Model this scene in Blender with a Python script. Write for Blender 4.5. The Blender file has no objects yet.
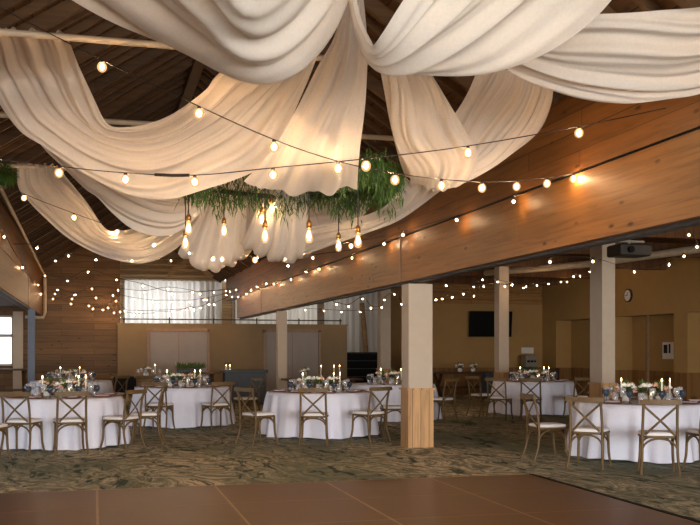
import bpy, math, random
from mathutils import Vector, Matrix
random.seed(7)
sc = bpy.context.scene
COL = sc.collection
PI = math.pi

# ------------------------------------------------------------------ camera frame
F, H0, CX, CZ = 960.0, 350.0, 350.0, 1.46
YAW = math.atan(256 / 960)
CO, SI = math.cos(YAW), math.sin(YAW)
def at(px, py, d):
    "pixel of the photograph at depth d (metres along the lens axis) -> world point"
    u = (px - CX) / F
    return Vector((d * (u * CO + SI), d * (CO - u * SI), CZ + d * (H0 - py) / F))
def aty(px, py, y):
    u = (px - CX) / F
    return at(px, py, y / (CO - u * SI))
def atx(px, py, x):
    u = (px - CX) / F
    return at(px, py, x / (u * CO + SI))
def fl(px, py):
    "floor point under a pixel"
    p = at(px, py, F * CZ / (py - H0)); p.z = 0; return p

cam = bpy.data.cameras.new('camera'); camo = bpy.data.objects.new('camera', cam); COL.objects.link(camo)
cam.sensor_width = 36; cam.lens = 36 * F / 700; cam.shift_y = 87.5 / 700; cam.clip_start = 0.05; cam.clip_end = 200
camo.location = (0, 0, CZ); camo.rotation_euler = (PI / 2, 0, -YAW)
sc.camera = camo
sc.view_settings.view_transform = 'Standard'; sc.view_settings.look = 'None'
sc.view_settings.gamma = 1; sc.view_settings.use_curve_mapping = False
sc.view_settings.exposure = 0.6
sc.cycles.use_denoising = True
sc.cycles.max_bounces = 8; sc.cycles.diffuse_bounces = 4; sc.cycles.transparent_max_bounces = 16
sc.cycles.sample_clamp_indirect = 4

# ------------------------------------------------------------------ materials
def L(c):
    if isinstance(c, str):
        c = [int(c[i:i + 2], 16) / 255 for i in (0, 2, 4)]
        c = [x / 12.92 if x <= .04045 else ((x + .055) / 1.055) ** 2.4 for x in c]
    return (c[0], c[1], c[2], 1)
class NT:
    def __init__(s, name):
        s.m = bpy.data.materials.new(name); s.m.use_nodes = True; s.t = s.m.node_tree; s.t.nodes.clear()
        s.out = s.n('ShaderNodeOutputMaterial')
    def n(s, t, **k):
        x = s.t.nodes.new(t)
        for a, b in k.items():
            if a.startswith('i_'):
                x.inputs[a[2:].replace('_', ' ')].default_value = b
            else: setattr(x, a, b)
        return x
    def l(s, a, b): s.t.links.new(a, b)
    def coord(s, scale=(1, 1, 1), kind='Object'):
        tc = s.n('ShaderNodeTexCoord'); mp = s.n('ShaderNodeMapping'); mp.inputs['Scale'].default_value = scale
        s.l(tc.outputs[kind], mp.inputs['Vector']); return mp.outputs['Vector']
    def ramp(s, fac, stops):
        r = s.n('ShaderNodeValToRGB'); e = r.color_ramp.elements
        while len(e) < len(stops): e.new(.5)
        for i, (p, c) in enumerate(stops): e[i].position = p; e[i].color = L(c)
        s.l(fac, r.inputs['Fac']); return r.outputs['Color']
    def mix(s, fac, a, b, blend='MIX'):
        m = s.n('ShaderNodeMix', data_type='RGBA', blend_type=blend)
        for sock, v in ((0, fac), (6, a), (7, b)):
            if isinstance(v, (int, float)): m.inputs[sock].default_value = v
            elif isinstance(v, (tuple, str)): m.inputs[sock].default_value = L(v) if isinstance(v, str) else v
            else: s.l(v, m.inputs[sock])
        return m.outputs[2]
    def bsdf(s, col, rough=.5, **k):
        b = s.n('ShaderNodeBsdfPrincipled')
        if isinstance(col, (tuple, str)): b.inputs['Base Color'].default_value = L(col)
        else: s.l(col, b.inputs['Base Color'])
        if isinstance(rough, (int, float)): b.inputs['Roughness'].default_value = rough
        else: s.l(rough, b.inputs['Roughness'])
        for a, v in k.items(): b.inputs[a.replace('_', ' ')].default_value = v
        return b
    def done(s, b):
        s.l(b.outputs[0], s.out.inputs['Surface']); return s.m
def plain(name, col, rough=.5, var=.12, scale=8, **k):
    t = NT(name); nz = t.n('ShaderNodeTexNoise', i_Scale=scale, i_Detail=4.0); t.l(t.coord(), nz.inputs['Vector'])
    c = L(col)
    col2 = t.ramp(nz.outputs['Fac'], [(.3, tuple(x * (1 - var) for x in c[:3])), (.7, tuple(min(1, x * (1 + var)) for x in c[:3]))])
    return t.done(t.bsdf(col2, rough, **k))
def wood(name, c1, c2, along='Y', across='Z', width=.2, length=3.0, gap=.003, gapcol='1c0f06', rough=.5, knots=True, grain=1.0, spec=.4):
    t = NT(name); tc = t.n('ShaderNodeTexCoord'); sep = t.n('ShaderNodeSeparateXYZ'); t.l(tc.outputs['Object'], sep.inputs[0])
    third = [a for a in 'XYZ' if a not in (along, across)][0]
    def comb(a, b, c):
        x = t.n('ShaderNodeCombineXYZ')
        for i, (ax, s) in enumerate((a, b, c)):
            m = t.n('ShaderNodeMath', operation='MULTIPLY'); t.l(sep.outputs[ax], m.inputs[0]); m.inputs[1].default_value = s
            t.l(m.outputs[0], x.inputs[i])
        return x.outputs[0]
    br = t.n('ShaderNodeTexBrick', offset=.37, i_Scale=1.0, i_Mortar_Size=gap, i_Mortar_Smooth=.1, i_Bias=0.0, i_Brick_Width=length, i_Row_Height=width)
    br.inputs['Color1'].default_value = L(c1); br.inputs['Color2'].default_value = L(c2); br.inputs['Mortar'].default_value = L(gapcol)
    t.l(comb((along, 1), (across, 1), (third, 0)), br.inputs['Vector'])
    nz = t.n('ShaderNodeTexNoise', i_Scale=1.5 * grain, i_Detail=6.0, i_Roughness=.65, i_Distortion=.6)
    t.l(comb((along, .7), (across, 14), (third, 14)), nz.inputs['Vector'])
    g = t.ramp(nz.outputs['Fac'], [(.28, (.42, .38, .34)), (.5, (.95, .95, .95)), (.62, (1.1, 1.08, 1.05)), (.8, (.85, .8, .72))])
    c = t.mix(.75, br.outputs['Color'], g, 'MULTIPLY')
    if knots:
        vo = t.n('ShaderNodeTexVoronoi', i_Scale=1.0, i_Randomness=1.0); t.l(comb((along, 2.0), (across, 5.5), (third, 1)), vo.inputs['Vector'])
        k = t.ramp(vo.outputs['Distance'], [(.05, (1, 1, 1)), (.14, (0, 0, 0))])
        c = t.mix(k, c, '3a1c0a')
    return t.done(t.bsdf(c, rough, Specular_IOR_Level=spec))

M = {}
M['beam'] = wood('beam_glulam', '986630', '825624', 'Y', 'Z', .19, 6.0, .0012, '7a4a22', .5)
M['beam_shaded'] = wood('beam_glulam_shaded', '7e4e26', '6c401c', 'Y', 'Z', .19, 6.0, .0012, '4a2a12', .5)  # beam wood darkened and reddened: dimmer light on the left beam put into colour
M['beam_top'] = wood('upper_wall_planks', '906030', '7a4e24', 'Y', 'Z', .2, 3.2, .004, '2a1608', .5)
M['back_wood'] = wood('back_wall_planks', '74542e', '5c401e', 'X', 'Z', .19, 2.6, .005, '3a2210', .6)
M['plank_band'] = wood('plank_band_pine', 'a8793f', '8e6230', 'X', 'Z', .24, 2.6, .005, '3a2210', .6)
M['roof'] = wood('roof_boards', '5c3e1e', '472e14', 'Y', 'X', .14, 3.0, .006, '120a04', .75)
M['rafter'] = wood('rafter_wood', '5c4023', '4a3219', 'X', 'Y', .6, 5.0, .001, '2a1a0c', .7, knots=False)
M['aisle_ceiling'] = wood('aisle_ceiling_boards', '6e4622', '58361a', 'Y', 'X', .2, 3.0, .005, '1a0e06', .7)
M['slat'] = wood('gable_slats', 'b8966a', 'a0805a', 'X', 'Z', .2, 6.0, .002, '20160c', .7, knots=False)
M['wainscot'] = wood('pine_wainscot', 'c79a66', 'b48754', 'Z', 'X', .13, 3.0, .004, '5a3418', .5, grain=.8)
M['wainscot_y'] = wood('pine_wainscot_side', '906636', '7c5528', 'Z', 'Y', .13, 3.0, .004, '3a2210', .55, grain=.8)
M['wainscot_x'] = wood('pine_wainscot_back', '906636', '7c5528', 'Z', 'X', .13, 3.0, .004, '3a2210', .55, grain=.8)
M['pillar'] = plain('pillar_paint', 'b9a691', .6, .03)
M['pillar_blue'] = plain('pillar_grey_paint', '6c7482', .6, .03)
M['wall_tan'] = plain('tan_wall_paint', 'a27c46', .75, .04, 3)
M['wall_low'] = plain('stage_wall_paint', '7e6849', .75, .04, 3)
M['door'] = plain('pale_oak_door', '877a70', .5, .06, 3)
M['door_frame'] = plain('door_frame_wood', '866648', .5)
M['dark'] = plain('dark_steel', '241f1c', .5)
M['black'] = plain('black_paint', '060606', .6, Specular_IOR_Level=.15)
M['steel'] = plain('grey_steel', '8d8678', .4, Metallic=.3)
M['pipe'] = plain('white_pipe', 'b7a58c', .5)
M['cord'] = plain('dark_cord', '2b2019', .7)
M['socket'] = plain('dark_socket', '241a14', .5)
M['brass'] = plain('aged_brass', '9c6a34', .35, Metallic=.9)
M['ceramic'] = plain('white_ceramic', 'e6e2da', .3, .03)
M['napkin'] = plain('mauve_grey_napkin', 'b4a8ac', .9)
M['charger'] = plain('copper_charger', '8a5038', .35, Metallic=.4)
M['wax'] = plain('ivory_wax', 'efe6d2', .5, .03)
M['petal_white'] = plain('white_petals', 'f0ebe2', .7, .05)
M['petal_blush'] = plain('blush_petals', 'e0b3a0', .7, .08)
M['leaf'] = plain('leaf_green', '55682f', .6, .3, 30)
M['fern'] = plain('fern_green', '3e5a1e', .6, .35, 12)
M['cushion'] = plain('white_cushion_cloth', 'e8e2e0', .9, .03)
M['chair'] = wood('weathered_oak', '6c5432', '564022', 'Z', 'X', .3, 3.0, .0, '3a2a18', .55, knots=False)
M['table_wood'] = wood('table_dark_wood', '5a4026', '4a331d', 'X', 'Y', .15, 3.0, .003, '1a0e06', .5, knots=False)
M['side_dark'] = plain('slate_dark_wood', '2c3234', .5, .2)
M['paper'] = plain('white_paper', 'd9d2c4', .8, .03)
M['ink'] = plain('black_ink', '1c1a18', .8)
M['grey_cloth'] = plain('grey_cloth', '77707a', .9)
M['black_cloth'] = plain('black_cloth', '101215', .9)
M['blue_bin'] = plain('blue_grey_plastic', '3a4650', .5)
def cloth(name, col, transl=.45, transp=.08):
    t = NT(name)
    nz = t.n('ShaderNodeTexNoise', i_Scale=60.0, i_Detail=2.0); t.l(t.coord(), nz.inputs['Vector'])
    c = L(col)
    cc = t.ramp(nz.outputs['Fac'], [(.35, tuple(x * .95 for x in c[:3])), (.65, c[:3])])
    d = t.n('ShaderNodeBsdfDiffuse'); tr = t.n('ShaderNodeBsdfTranslucent'); t.l(cc, d.inputs[0]); t.l(cc, tr.inputs[0])
    m1 = t.n('ShaderNodeMixShader'); m1.inputs[0].default_value = transl; t.l(d.outputs[0], m1.inputs[1]); t.l(tr.outputs[0], m1.inputs[2])
    if transp:
        tp = t.n('ShaderNodeBsdfTransparent'); m2 = t.n('ShaderNodeMixShader'); m2.inputs[0].default_value = transp
        t.l(m1.outputs[0], m2.inputs[1]); t.l(tp.outputs[0], m2.inputs[2]); m1 = m2
    t.l(m1.outputs[0], t.out.inputs[0]); return t.m
M['chiffon'] = cloth('ivory_chiffon', (.93, .84, .74), .5, .12)
M['curtain'] = cloth('white_curtain', (.82, .79, .74), .5, .0)
M['tablecloth'] = cloth('white_tablecloth', (.87, .86, .97), .1, 0)
def glass(name, tint, mixv):
    t = NT(name); tp = t.n('ShaderNodeBsdfTransparent'); tp.inputs[0].default_value = L(tint)
    g = t.n('ShaderNodeBsdfGlossy', i_Roughness=.05); m = t.n('ShaderNodeMixShader'); m.inputs[0].default_value = mixv
    t.l(tp.outputs[0], m.inputs[1]); t.l(g.outputs[0], m.inputs[2])
    t.l(m.outputs[0], t.out.inputs[0]); return t.m
M['glass'] = glass('clear_glass', (.95, .95, .95), .1)
M['pane'] = glass('window_glass', (.97, .98, 1), .06)
M['blue_glass'] = plain('smoky_blue_glass', '474e5c', .12, .1, Alpha=.85)
t = NT('faceted_clear_glass'); g1 = t.n('ShaderNodeBsdfTransparent'); g2 = t.n('ShaderNodeBsdfDiffuse'); g2.inputs[0].default_value = (.9, .9, .92, 1)
g3 = t.n('ShaderNodeBsdfGlossy', i_Roughness=.08); m1 = t.n('ShaderNodeMixShader'); m1.inputs[0].default_value = .45; t.l(g2.outputs[0], m1.inputs[1]); t.l(g3.outputs[0], m1.inputs[2])
m2 = t.n('ShaderNodeMixShader'); m2.inputs[0].default_value = .42; t.l(g1.outputs[0], m2.inputs[1]); t.l(m1.outputs[0], m2.inputs[2]); t.l(m2.outputs[0], t.out.inputs[0]); M['cut_glass'] = t.m
def emit(name, col, s):
    t = NT(name); e = t.n('ShaderNodeEmission', i_Strength=s); e.inputs[0].default_value = L(col)
    t.l(e.outputs[0], t.out.inputs[0]); return t.m
WARM = (1.0, .60, .27)
t = NT('lit_bulb_glass'); e = t.n('ShaderNodeEmission', i_Strength=1.1); e.inputs[0].default_value = (1, .52, .2, 1)
tp = t.n('ShaderNodeBsdfTransparent'); mx = t.n('ShaderNodeMixShader'); mx.inputs[0].default_value = .5
t.l(tp.outputs[0], mx.inputs[1]); t.l(e.outputs[0], mx.inputs[2]); t.l(mx.outputs[0], t.out.inputs[0]); M['bulb'] = t.m
M['core'] = emit('lit_bulb_core', (1.0, .63, .33), 600)
M['filament'] = emit('lit_filament', (1.0, .62, .30), 220)
M['flame'] = emit('candle_flame', (1.0, .62, .25), 22)
# carpet
t = NT('patterned_carpet')
v = t.coord((1.0, .55, 1))
nz0 = t.n('ShaderNodeTexNoise', i_Scale=.9, i_Detail=3.0); t.l(v, nz0.inputs['Vector'])
mp = t.n('ShaderNodeVectorMath', operation='MULTIPLY_ADD'); t.l(nz0.outputs['Color'], mp.inputs[0]); mp.inputs[1].default_value = (1.6, 1.6, 0); t.l(v, mp.inputs[2])
wv = t.n('ShaderNodeTexWave', wave_type='BANDS', bands_direction='DIAGONAL', i_Scale=1.7, i_Distortion=12.0, i_Detail=4.0, i_Detail_Scale=2.2)
t.l(mp.outputs[0], wv.inputs['Vector'])
base = t.ramp(wv.outputs['Fac'], [(.0, '7c7a6a'), (.3, 'a89e88'), (.5, 'c2b69c'), (.75, '8c8976'), (1.0, 'dccdae')])
nb = t.n('ShaderNodeTexNoise', i_Scale=.55, i_Detail=3.0); t.l(v, nb.inputs['Vector'])
base = t.mix(t.ramp(nb.outputs['Fac'], [(.4, (0, 0, 0)), (.62, (.75, .75, .75))]), base, '6c7666')
n2 = t.n('ShaderNodeTexNoise', i_Scale=2.3, i_Detail=4.0, i_Roughness=.6, i_Distortion=1.6); t.l(t.coord((1.5, .45, 1)), n2.inputs['Vector'])
msk = t.ramp(n2.outputs['Fac'], [(.57, (0, 0, 0)), (.63, (.85, .85, .85))])
c = t.mix(msk, base, '34483f')
n3 = t.n('ShaderNodeTexNoise', i_Scale=90.0, i_Detail=2.0); t.l(v, n3.inputs['Vector'])
c = t.mix(.5, c, t.ramp(n3.outputs['Fac'], [(.3, (.8, .8, .8)), (.7, (1.35, 1.35, 1.35))]), 'MULTIPLY')
M['carpet'] = t.done(t.bsdf(c, .95, Specular_IOR_Level=.1))
# dance floor laminate
t = NT('dance_floor_laminate')
n1 = t.n('ShaderNodeTexNoise', i_Scale=3.0, i_Detail=6.0, i_Roughness=.7); t.l(t.coord((1.2, 22, 1)), n1.inputs['Vector'])
n2 = t.n('ShaderNodeTexNoise', i_Scale=.8, i_Detail=2.0); t.l(t.coord(), n2.inputs['Vector'])
c = t.ramp(n1.outputs['Fac'], [(.3, '4e2c0f'), (.5, '633c18'), (.7, '724922')])
c = t.mix(.4, c, t.ramp(n2.outputs['Fac'], [(.35, (.75, .72, .7)), (.65, (1.1, 1.1, 1.1))]), 'MULTIPLY')
M['laminate'] = t.done(t.bsdf(c, t.ramp(n1.outputs['Fac'], [(.2, (.30, .30, .30)), (.8, (.36, .36, .36))]), Specular_IOR_Level=.22))
M['seam'] = plain('pale_seam_strip', 'a98a68', .5)

# ------------------------------------------------------------------ mesh builder
def frames(pts):
    T = []
    for i in range(len(pts)):
        a = pts[max(0, i - 1)]; b = pts[min(len(pts) - 1, i + 1)]; d = (b - a)
        T.append(d.normalized() if d.length > 1e-9 else Vector((0, 0, 1)))
    up = Vector((0, 0, 1)) if abs(T[0].z) < .9 else Vector((1, 0, 0))
    n = (up - T[0] * up.dot(T[0])).normalized(); out = []
    for t_ in T:
        n = (n - t_ * n.dot(t_))
        n = n.normalized() if n.length > 1e-6 else Vector((1, 0, 0))
        out.append((t_, n, t_.cross(n)))
    return out
def cr(p, m):
    "Catmull-Rom through points p, m samples per span"
    p = [Vector(q) for q in p]
    if len(p) < 3: return p if m <= 1 else [p[0].lerp(p[1], i / m) for i in range(m + 1)]
    q = [p[0] * 2 - p[1]] + p + [p[-1] * 2 - p[-2]]; out = []
    for i in range(1, len(q) - 2):
        a, b, c_, d = q[i - 1], q[i], q[i + 1], q[i + 2]
        for k in range(m):
            s = k / m
            out.append(.5 * (2 * b + (c_ - a) * s + (2 * a - 5 * b + 4 * c_ - d) * s * s + (3 * b - a - 3 * c_ + d) * s ** 3))
    out.append(p[-1].copy()); return out
def resample(pts, n):
    d = [0]
    for i in range(1, len(pts)): d.append(d[-1] + (pts[i] - pts[i - 1]).length)
    tot = d[-1]; out = []; j = 0
    for i in range(n):
        s = tot * i / (n - 1)
        while j < len(d) - 2 and d[j + 1] < s: j += 1
        w = (s - d[j]) / max(1e-9, d[j + 1] - d[j]); out.append(pts[j].lerp(pts[j + 1], min(1, max(0, w))))
    return out
class MB:
    def __init__(s): s.v = []; s.f = []; s.sm = []
    def add(s, vs, fs, smooth=False):
        o = len(s.v); s.v += [tuple(x) for x in vs]
        for f in fs: s.f.append(tuple(i + o for i in f)); s.sm.append(smooth)
        return s
    def box(s, x0, x1, y0, y1, z0, z1, bev=0):
        if bev:
            b = bev; vs = []; 
            for (z, i) in ((z0, b), (z0 + b, 0), (z1 - b, 0), (z1, b)):
                vs += [(x0 + i, y0 + i, z), (x1 - i, y0 + i, z), (x1 - i, y1 - i, z), (x0 + i, y1 - i, z)]
            fs = [(3, 2, 1, 0), (12, 13, 14, 15)]
            for r in range(3):
                for k in range(4): fs.append((r * 4 + k, r * 4 + (k + 1) % 4, r * 4 + 4 + (k + 1) % 4, r * 4 + 4 + k))
            return s.add(vs, fs)
        return s.add([(x0, y0, z0), (x1, y0, z0), (x1, y1, z0), (x0, y1, z0), (x0, y0, z1), (x1, y0, z1), (x1, y1, z1), (x0, y1, z1)],
                     [(3, 2, 1, 0), (4, 5, 6, 7), (0, 1, 5, 4), (1, 2, 6, 5), (2, 3, 7, 6), (3, 0, 4, 7)])
    def obox(s, c, ax, ay, az):
        "box from centre and three half-axis vectors"
        c, ax, ay, az = map(Vector, (c, ax, ay, az))
        vs = [c + ax * i + ay * j + az * k for k in (-1, 1) for (i, j) in ((-1, -1), (1, -1), (1, 1), (-1, 1))]
        return s.add(vs, [(3, 2, 1, 0), (4, 5, 6, 7), (0, 1, 5, 4), (1, 2, 6, 5), (2, 3, 7, 6), (3, 0, 4, 7)])
    def tube(s, pts, r, n=8, ry=None):
        pts = [Vector(p) for p in pts]; fr = frames(pts); vs = []
        for i, p in enumerate(pts):
            ri = r[i] if isinstance(r, (list, tuple)) else r
            rj = ri if ry is None else ry
            for k in range(n):
                a = 2 * PI * k / n; vs.append(p + fr[i][1] * math.cos(a) * ri + fr[i][2] * math.sin(a) * rj)
        fs = []
        for i in range(len(pts) - 1):
            for k in range(n): fs.append((i * n + k, i * n + (k + 1) % n, (i + 1) * n + (k + 1) % n, (i + 1) * n + k))
        s.add(vs, fs, True)
        o = len(vs); s.add(vs[:n], [tuple(range(n - 1, -1, -1))]); s.add(vs[-n:], [tuple(range(n))]); return s
    def lathe(s, prof, n=16, c=(0, 0, 0), cap=True):
        vs = []
        for (r, z) in prof:
            for k in range(n):
                a = 2 * PI * k / n; vs.append((c[0] + r * math.cos(a), c[1] + r * math.sin(a), c[2] + z))
        fs = []
        for i in range(len(prof) - 1):
            for k in range(n): fs.append((i * n + k, i * n + (k + 1) % n, (i + 1) * n + (k + 1) % n, (i + 1) * n + k))
        s.add(vs, fs, True)
        if cap:
            if prof[0][0] > 1e-4: s.add(vs[:n], [tuple(range(n - 1, -1, -1))])
            if prof[-1][0] > 1e-4: s.add(vs[-n:], [tuple(range(n))])
        return s
    def grid(s, g, smooth=True):
        m = len(g[0]); vs = [p for row in g for p in row]; fs = []
        for i in range(len(g) - 1):
            for j in range(m - 1): fs.append((i * m + j, i * m + j + 1, (i + 1) * m + j + 1, (i + 1) * m + j))
        return s.add(vs, fs, smooth)
    def ball(s, c, r, n=10, m=7, sq=(1, 1, 1)):
        vs = [(c[0], c[1], c[2] - r * sq[2])]
        for i in range(1, m):
            p = PI * i / m - PI / 2
            for k in range(n):
                a = 2 * PI * k / n
                vs.append((c[0] + r * sq[0] * math.cos(p) * math.cos(a), c[1] + r * sq[1] * math.cos(p) * math.sin(a), c[2] + r * sq[2] * math.sin(p)))
        vs.append((c[0], c[1], c[2] + r * sq[2])); fs = []
        for k in range(n): fs.append((0, 1 + (k + 1) % n, 1 + k))
        for i in range(m - 2):
            for k in range(n):
                a = 1 + i * n; b = a + n; fs.append((a + k, a + (k + 1) % n, b + (k + 1) % n, b + k))
        e = len(vs) - 1; a = 1 + (m - 2) * n
        for k in range(n): fs.append((a + k, a + (k + 1) % n, e))
        return s.add(vs, fs, True)
    def mesh(s, name, mat):
        me = bpy.data.meshes.new(name); me.from_pydata(s.v, [], s.f); me.validate()
        if len(me.polygons) == len(s.sm): me.polygons.foreach_set('use_smooth', s.sm)
        me.materials.append(mat); me.update(); return me
    def build(s, name, mat, parent=None, loc=None):
        return link(name, s.mesh(name, mat), parent, loc)
def link(name, me, parent=None, loc=None):
    o = bpy.data.objects.new(name, me); COL.objects.link(o)
    if parent: o.parent = parent
    if loc is not None: o.location = loc
    return o
def tag(o, label, cat, group=None, kind=None):
    o['label'] = label; o['category'] = cat
    if group: o['group'] = group
    if kind: o['kind'] = kind
    return o
def empty(name, loc, label, cat, rz=0, group=None, kind=None):
    o = bpy.data.objects.new(name, None); COL.objects.link(o); o.location = loc; o.rotation_euler = (0, 0, rz)
    o.empty_display_size = .1
    return tag(o, label, cat, group, kind)
def copy_tree(o, parent=None, kids=None):
    c_ = o.copy(); COL.objects.link(c_)
    if parent: c_.parent = parent
    for ch in KIDS(o): copy_tree(ch, c_)
    return c_
def KIDS(o): return [x for x in COL.objects if x.parent == o]
def dup(o, loc, rz, label, group=None):
    c_ = copy_tree(o); c_.location = loc; c_.rotation_euler = (0, 0, rz); c_['label'] = label
    if group: c_['group'] = group
    return c_
def struct(o, label, cat): return tag(o, label, cat, None, 'structure')

# ------------------------------------------------------------------ room shell
XL, XR = -1.5, 4.53            # faces of the two long beams
ZB, ZC, ZL, ZE = 2.5, 3.2, 3.4, 3.98
XC = (XL + XR) / 2; PITCH = .665; ZRG = ZE + PITCH * (XR - XC)
YF, YB = -7.0, 36.0
XW = 14.6                      # right wall
struct(MB().box(-8.2, 15.4, YF - .2, YB + .4, -.2, 0).build('floor', M['carpet']), 'patterned brown and green carpet across the hall', 'floor')

def roof_side(sgn, nm, lab):
    xe = XL if sgn < 0 else XR
    a = Vector((xe, 0, ZE)); b = Vector((XC, 0, ZRG)); n = Vector((-(b.z - a.z), 0, b.x - a.x)).normalized()
    if n.z < 0: n = -n
    m = MB(); q = []
    for y in (YF, YB):
        for p in (a, b): 
            q.append(p + Vector((0, y, 0)))
    e = n * .1
    m.add([q[0], q[1], q[3], q[2], q[0] + e, q[1] + e, q[3] + e, q[2] + e],
          [(0, 1, 2, 3), (4, 7, 6, 5), (0, 4, 5, 1), (1, 5, 6, 2), (2, 6, 7, 3), (3, 7, 4, 0)])
    root = m.build(nm, M['roof']); struct(root, lab, 'ceiling')
    y = 1.2; 
    ax = (b - a) / 2; k = 0
    while y < 35.6:
        big = (k % 4 == 0)
        h, w = (.07, .045) if big else (.04, .025)
        ctr = (a + b) / 2 + Vector((0, y, 0)) - n * h * .98
        MB().obox(ctr, ax * .985, (0, w, 0), n * h).build('rafter', M['rafter'], root)
        y += .42; k += 1
roof_side(-1, 'ceiling_left', 'left slope of the dark boarded roof with rafters')
roof_side(1, 'ceiling_right', 'right slope of the dark boarded roof with rafters')
struct(MB().box(XC - .08, XC + .08, YF, YB, ZRG - .28, ZRG - .06).build('beam_ridge', M['rafter']), 'dark ridge beam along the top of the roof', 'beam')

def long_beam(sgn, x, y0, y1, nm, lab):
    a, b = (x, x + .24) if sgn > 0 else (x - .24, x)
    root = MB().box(a, b, y0, y1, ZB, ZC - .03).build(nm, M['beam'] if sgn > 0 else M['beam_shaded']); struct(root, lab, 'beam')
    MB().box(a + .02 * (sgn > 0), b - .02 * (sgn < 0), y0 + .02, y1 + 3, ZC, ZL).build('upper_beam', M['beam_top'], root)
    MB().box(a + (.04 if sgn > 0 else 0), b - (0 if sgn > 0 else .04), y0, y1 + 3, ZL, ZE + .1).build('plank_wall', M['beam_top'], root)
    MB().box(a + .05, b - .05, y0, y1, ZC - .03, ZC).build('shadow_gap', M['black'], root)
    MB().box(a + .09, b - .03, y0, y1, ZB - .03, ZB).build('steel_flange', M['dark'], root)
    for y in ((14.0, 26.7) if sgn > 0 else (24.0,)):   # joint plates
        MB().box(*( (x - .012, x) if sgn > 0 else (x, x + .012)), y - .04, y + .04, ZB, ZC - .02).build('joint_plate', M['door_frame'], root)
    return root
long_beam(1, XR, YF, 31.4, 'beam_right', 'long orange timber beam over the right row of pillars')
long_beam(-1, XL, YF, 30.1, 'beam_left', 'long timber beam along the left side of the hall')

# side aisles
struct(MB().box(XR + .24, 15.4, YF, YB, 3.88, 4.0).build('ceiling_aisle_right', M['aisle_ceiling']), 'low dark boarded ceiling over the right aisle', 'ceiling')
struct(MB().box(-8.0, XL - .24, YF, YB, 2.75, 2.85).build('ceiling_aisle_left', M['aisle_ceiling']), 'low boarded ceiling over the left aisle', 'ceiling')
m = MB()
for y in (16, 19.2, 22.4, 25.6, 28.6): m.box(XR + .26, XW, y - .07, y + .07, 3.58, 3.88)
struct(m.build('beam_aisle_joists', M['aisle_ceiling']), 'dark cross joists under the right aisle ceiling', 'beam')

# right wall with niches
NZ = 2.42; niches = [(25.9, 28.6), (22.0, 24.9), (18.2, 21.4)]
m = MB(); mw = MB(); ys = [YF]
edges = sorted(niches); cur = YF
for (a, b) in edges:
    m.box(XW, XW + .12, cur, a, .88, 3.88); mw.box(XW - .02, XW + .12, cur, a, 0, .88)
    m.box(XW, XW + .12, a, b, NZ, 3.88)
    m.box(XW + .12, XW + .6, a - .1, a, 0.88, NZ + .1); m.box(XW + .12, XW + .6, b, b + .1, .88, NZ + .1)
    mw.box(XW + .12, XW + .6, a - .1, a + .02, 0, .88); mw.box(XW + .12, XW + .6, b - .02, b + .1, 0, .88)
    m.box(XW + .12, XW + .6, a, b, NZ, NZ + .1)
    m.box(XW + .55, XW + .65, a, b, .88, NZ); mw.box(XW + .53, XW + .65, a, b, 0, .88)
    cur = b
m.box(XW, XW + .12, cur, 29.8, .88, 3.88); mw.box(XW - .02, XW + .12, cur, 29.8, 0, .88)
wr = m.build('wall_right', M['wall_tan']); struct(wr, 'tan right wall with recessed niches above wood wainscot', 'wall')
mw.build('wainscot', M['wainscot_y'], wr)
m = MB()
m.box(XW + .1, XW + .16, 23.4, 23.5, .0, NZ); m.build('niche_post', M['door_frame'], wr)

# back wall of the right aisle
YA = 29.6
bw = MB().box(10.7, XW + .6, YA, YA + .15, .88, 2.98).build('wall_back_right', M['wall_tan']); struct(bw, 'tan back wall of the right aisle behind the television', 'wall')
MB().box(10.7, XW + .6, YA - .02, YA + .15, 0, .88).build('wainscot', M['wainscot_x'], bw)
MB().box(10.7, XW - .02, YA - .03, YA + .15, 2.98, 3.7).build('plank_band', M['plank_band'], bw)
MB().box(10.7, XW + .6, YA + .02, YA + .15, 3.7, 3.88).build('wall_head', M['wall_tan'], bw)
MB().box(10.7, 10.85, YA + .15, YB, 0, 3.88).build('return_wall', M['wall_tan'], bw)

# back of the nave: wood wall on the left, low stage wall, gable, curtains
wb = MB().box(-2.07, .78, 30.6, 30.8, 0, 5.2).build('wall_back', M['back_wood']); struct(wb, 'knotty horizontal plank back wall behind the left tables', 'wall')
MB().box(-8.0, -5.2, 30.6, 30.8, 0, 2.75).build('plank_wall', M['back_wood'], wb)
MB().box(-5.2, -2.07, 30.6, 30.8, 0, .98).build('plank_wall', M['back_wood'], wb)
MB().box(-5.2, -2.07, 30.6, 30.8, 2.5, 2.75).build('plank_wall', M['back_wood'], wb)
wn = empty('window_1', (-3.75, 30.7, 0), 'bright daylit window at the far left of the back wall', 'window', kind='structure')
m = MB()
for z in (.98, 1.85, 2.44): m.box(-1.45, 1.39, -.05, .05, z, z + (.06 if z != 1.85 else .09))
for x in (-1.45, -.1, 1.34): m.box(x, x + .06, -.05, .05, .98, 2.5)
m.build('window_frame', M['pillar'], wn)
MB().box(-1.42, 1.42, -.006, .006, 1.0, 2.48).build('pane', M['pane'], wn)
MB().box(1.39, 1.68, -.16, .1, 0, 2.62).build('casing', M['pillar'], wn)

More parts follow.
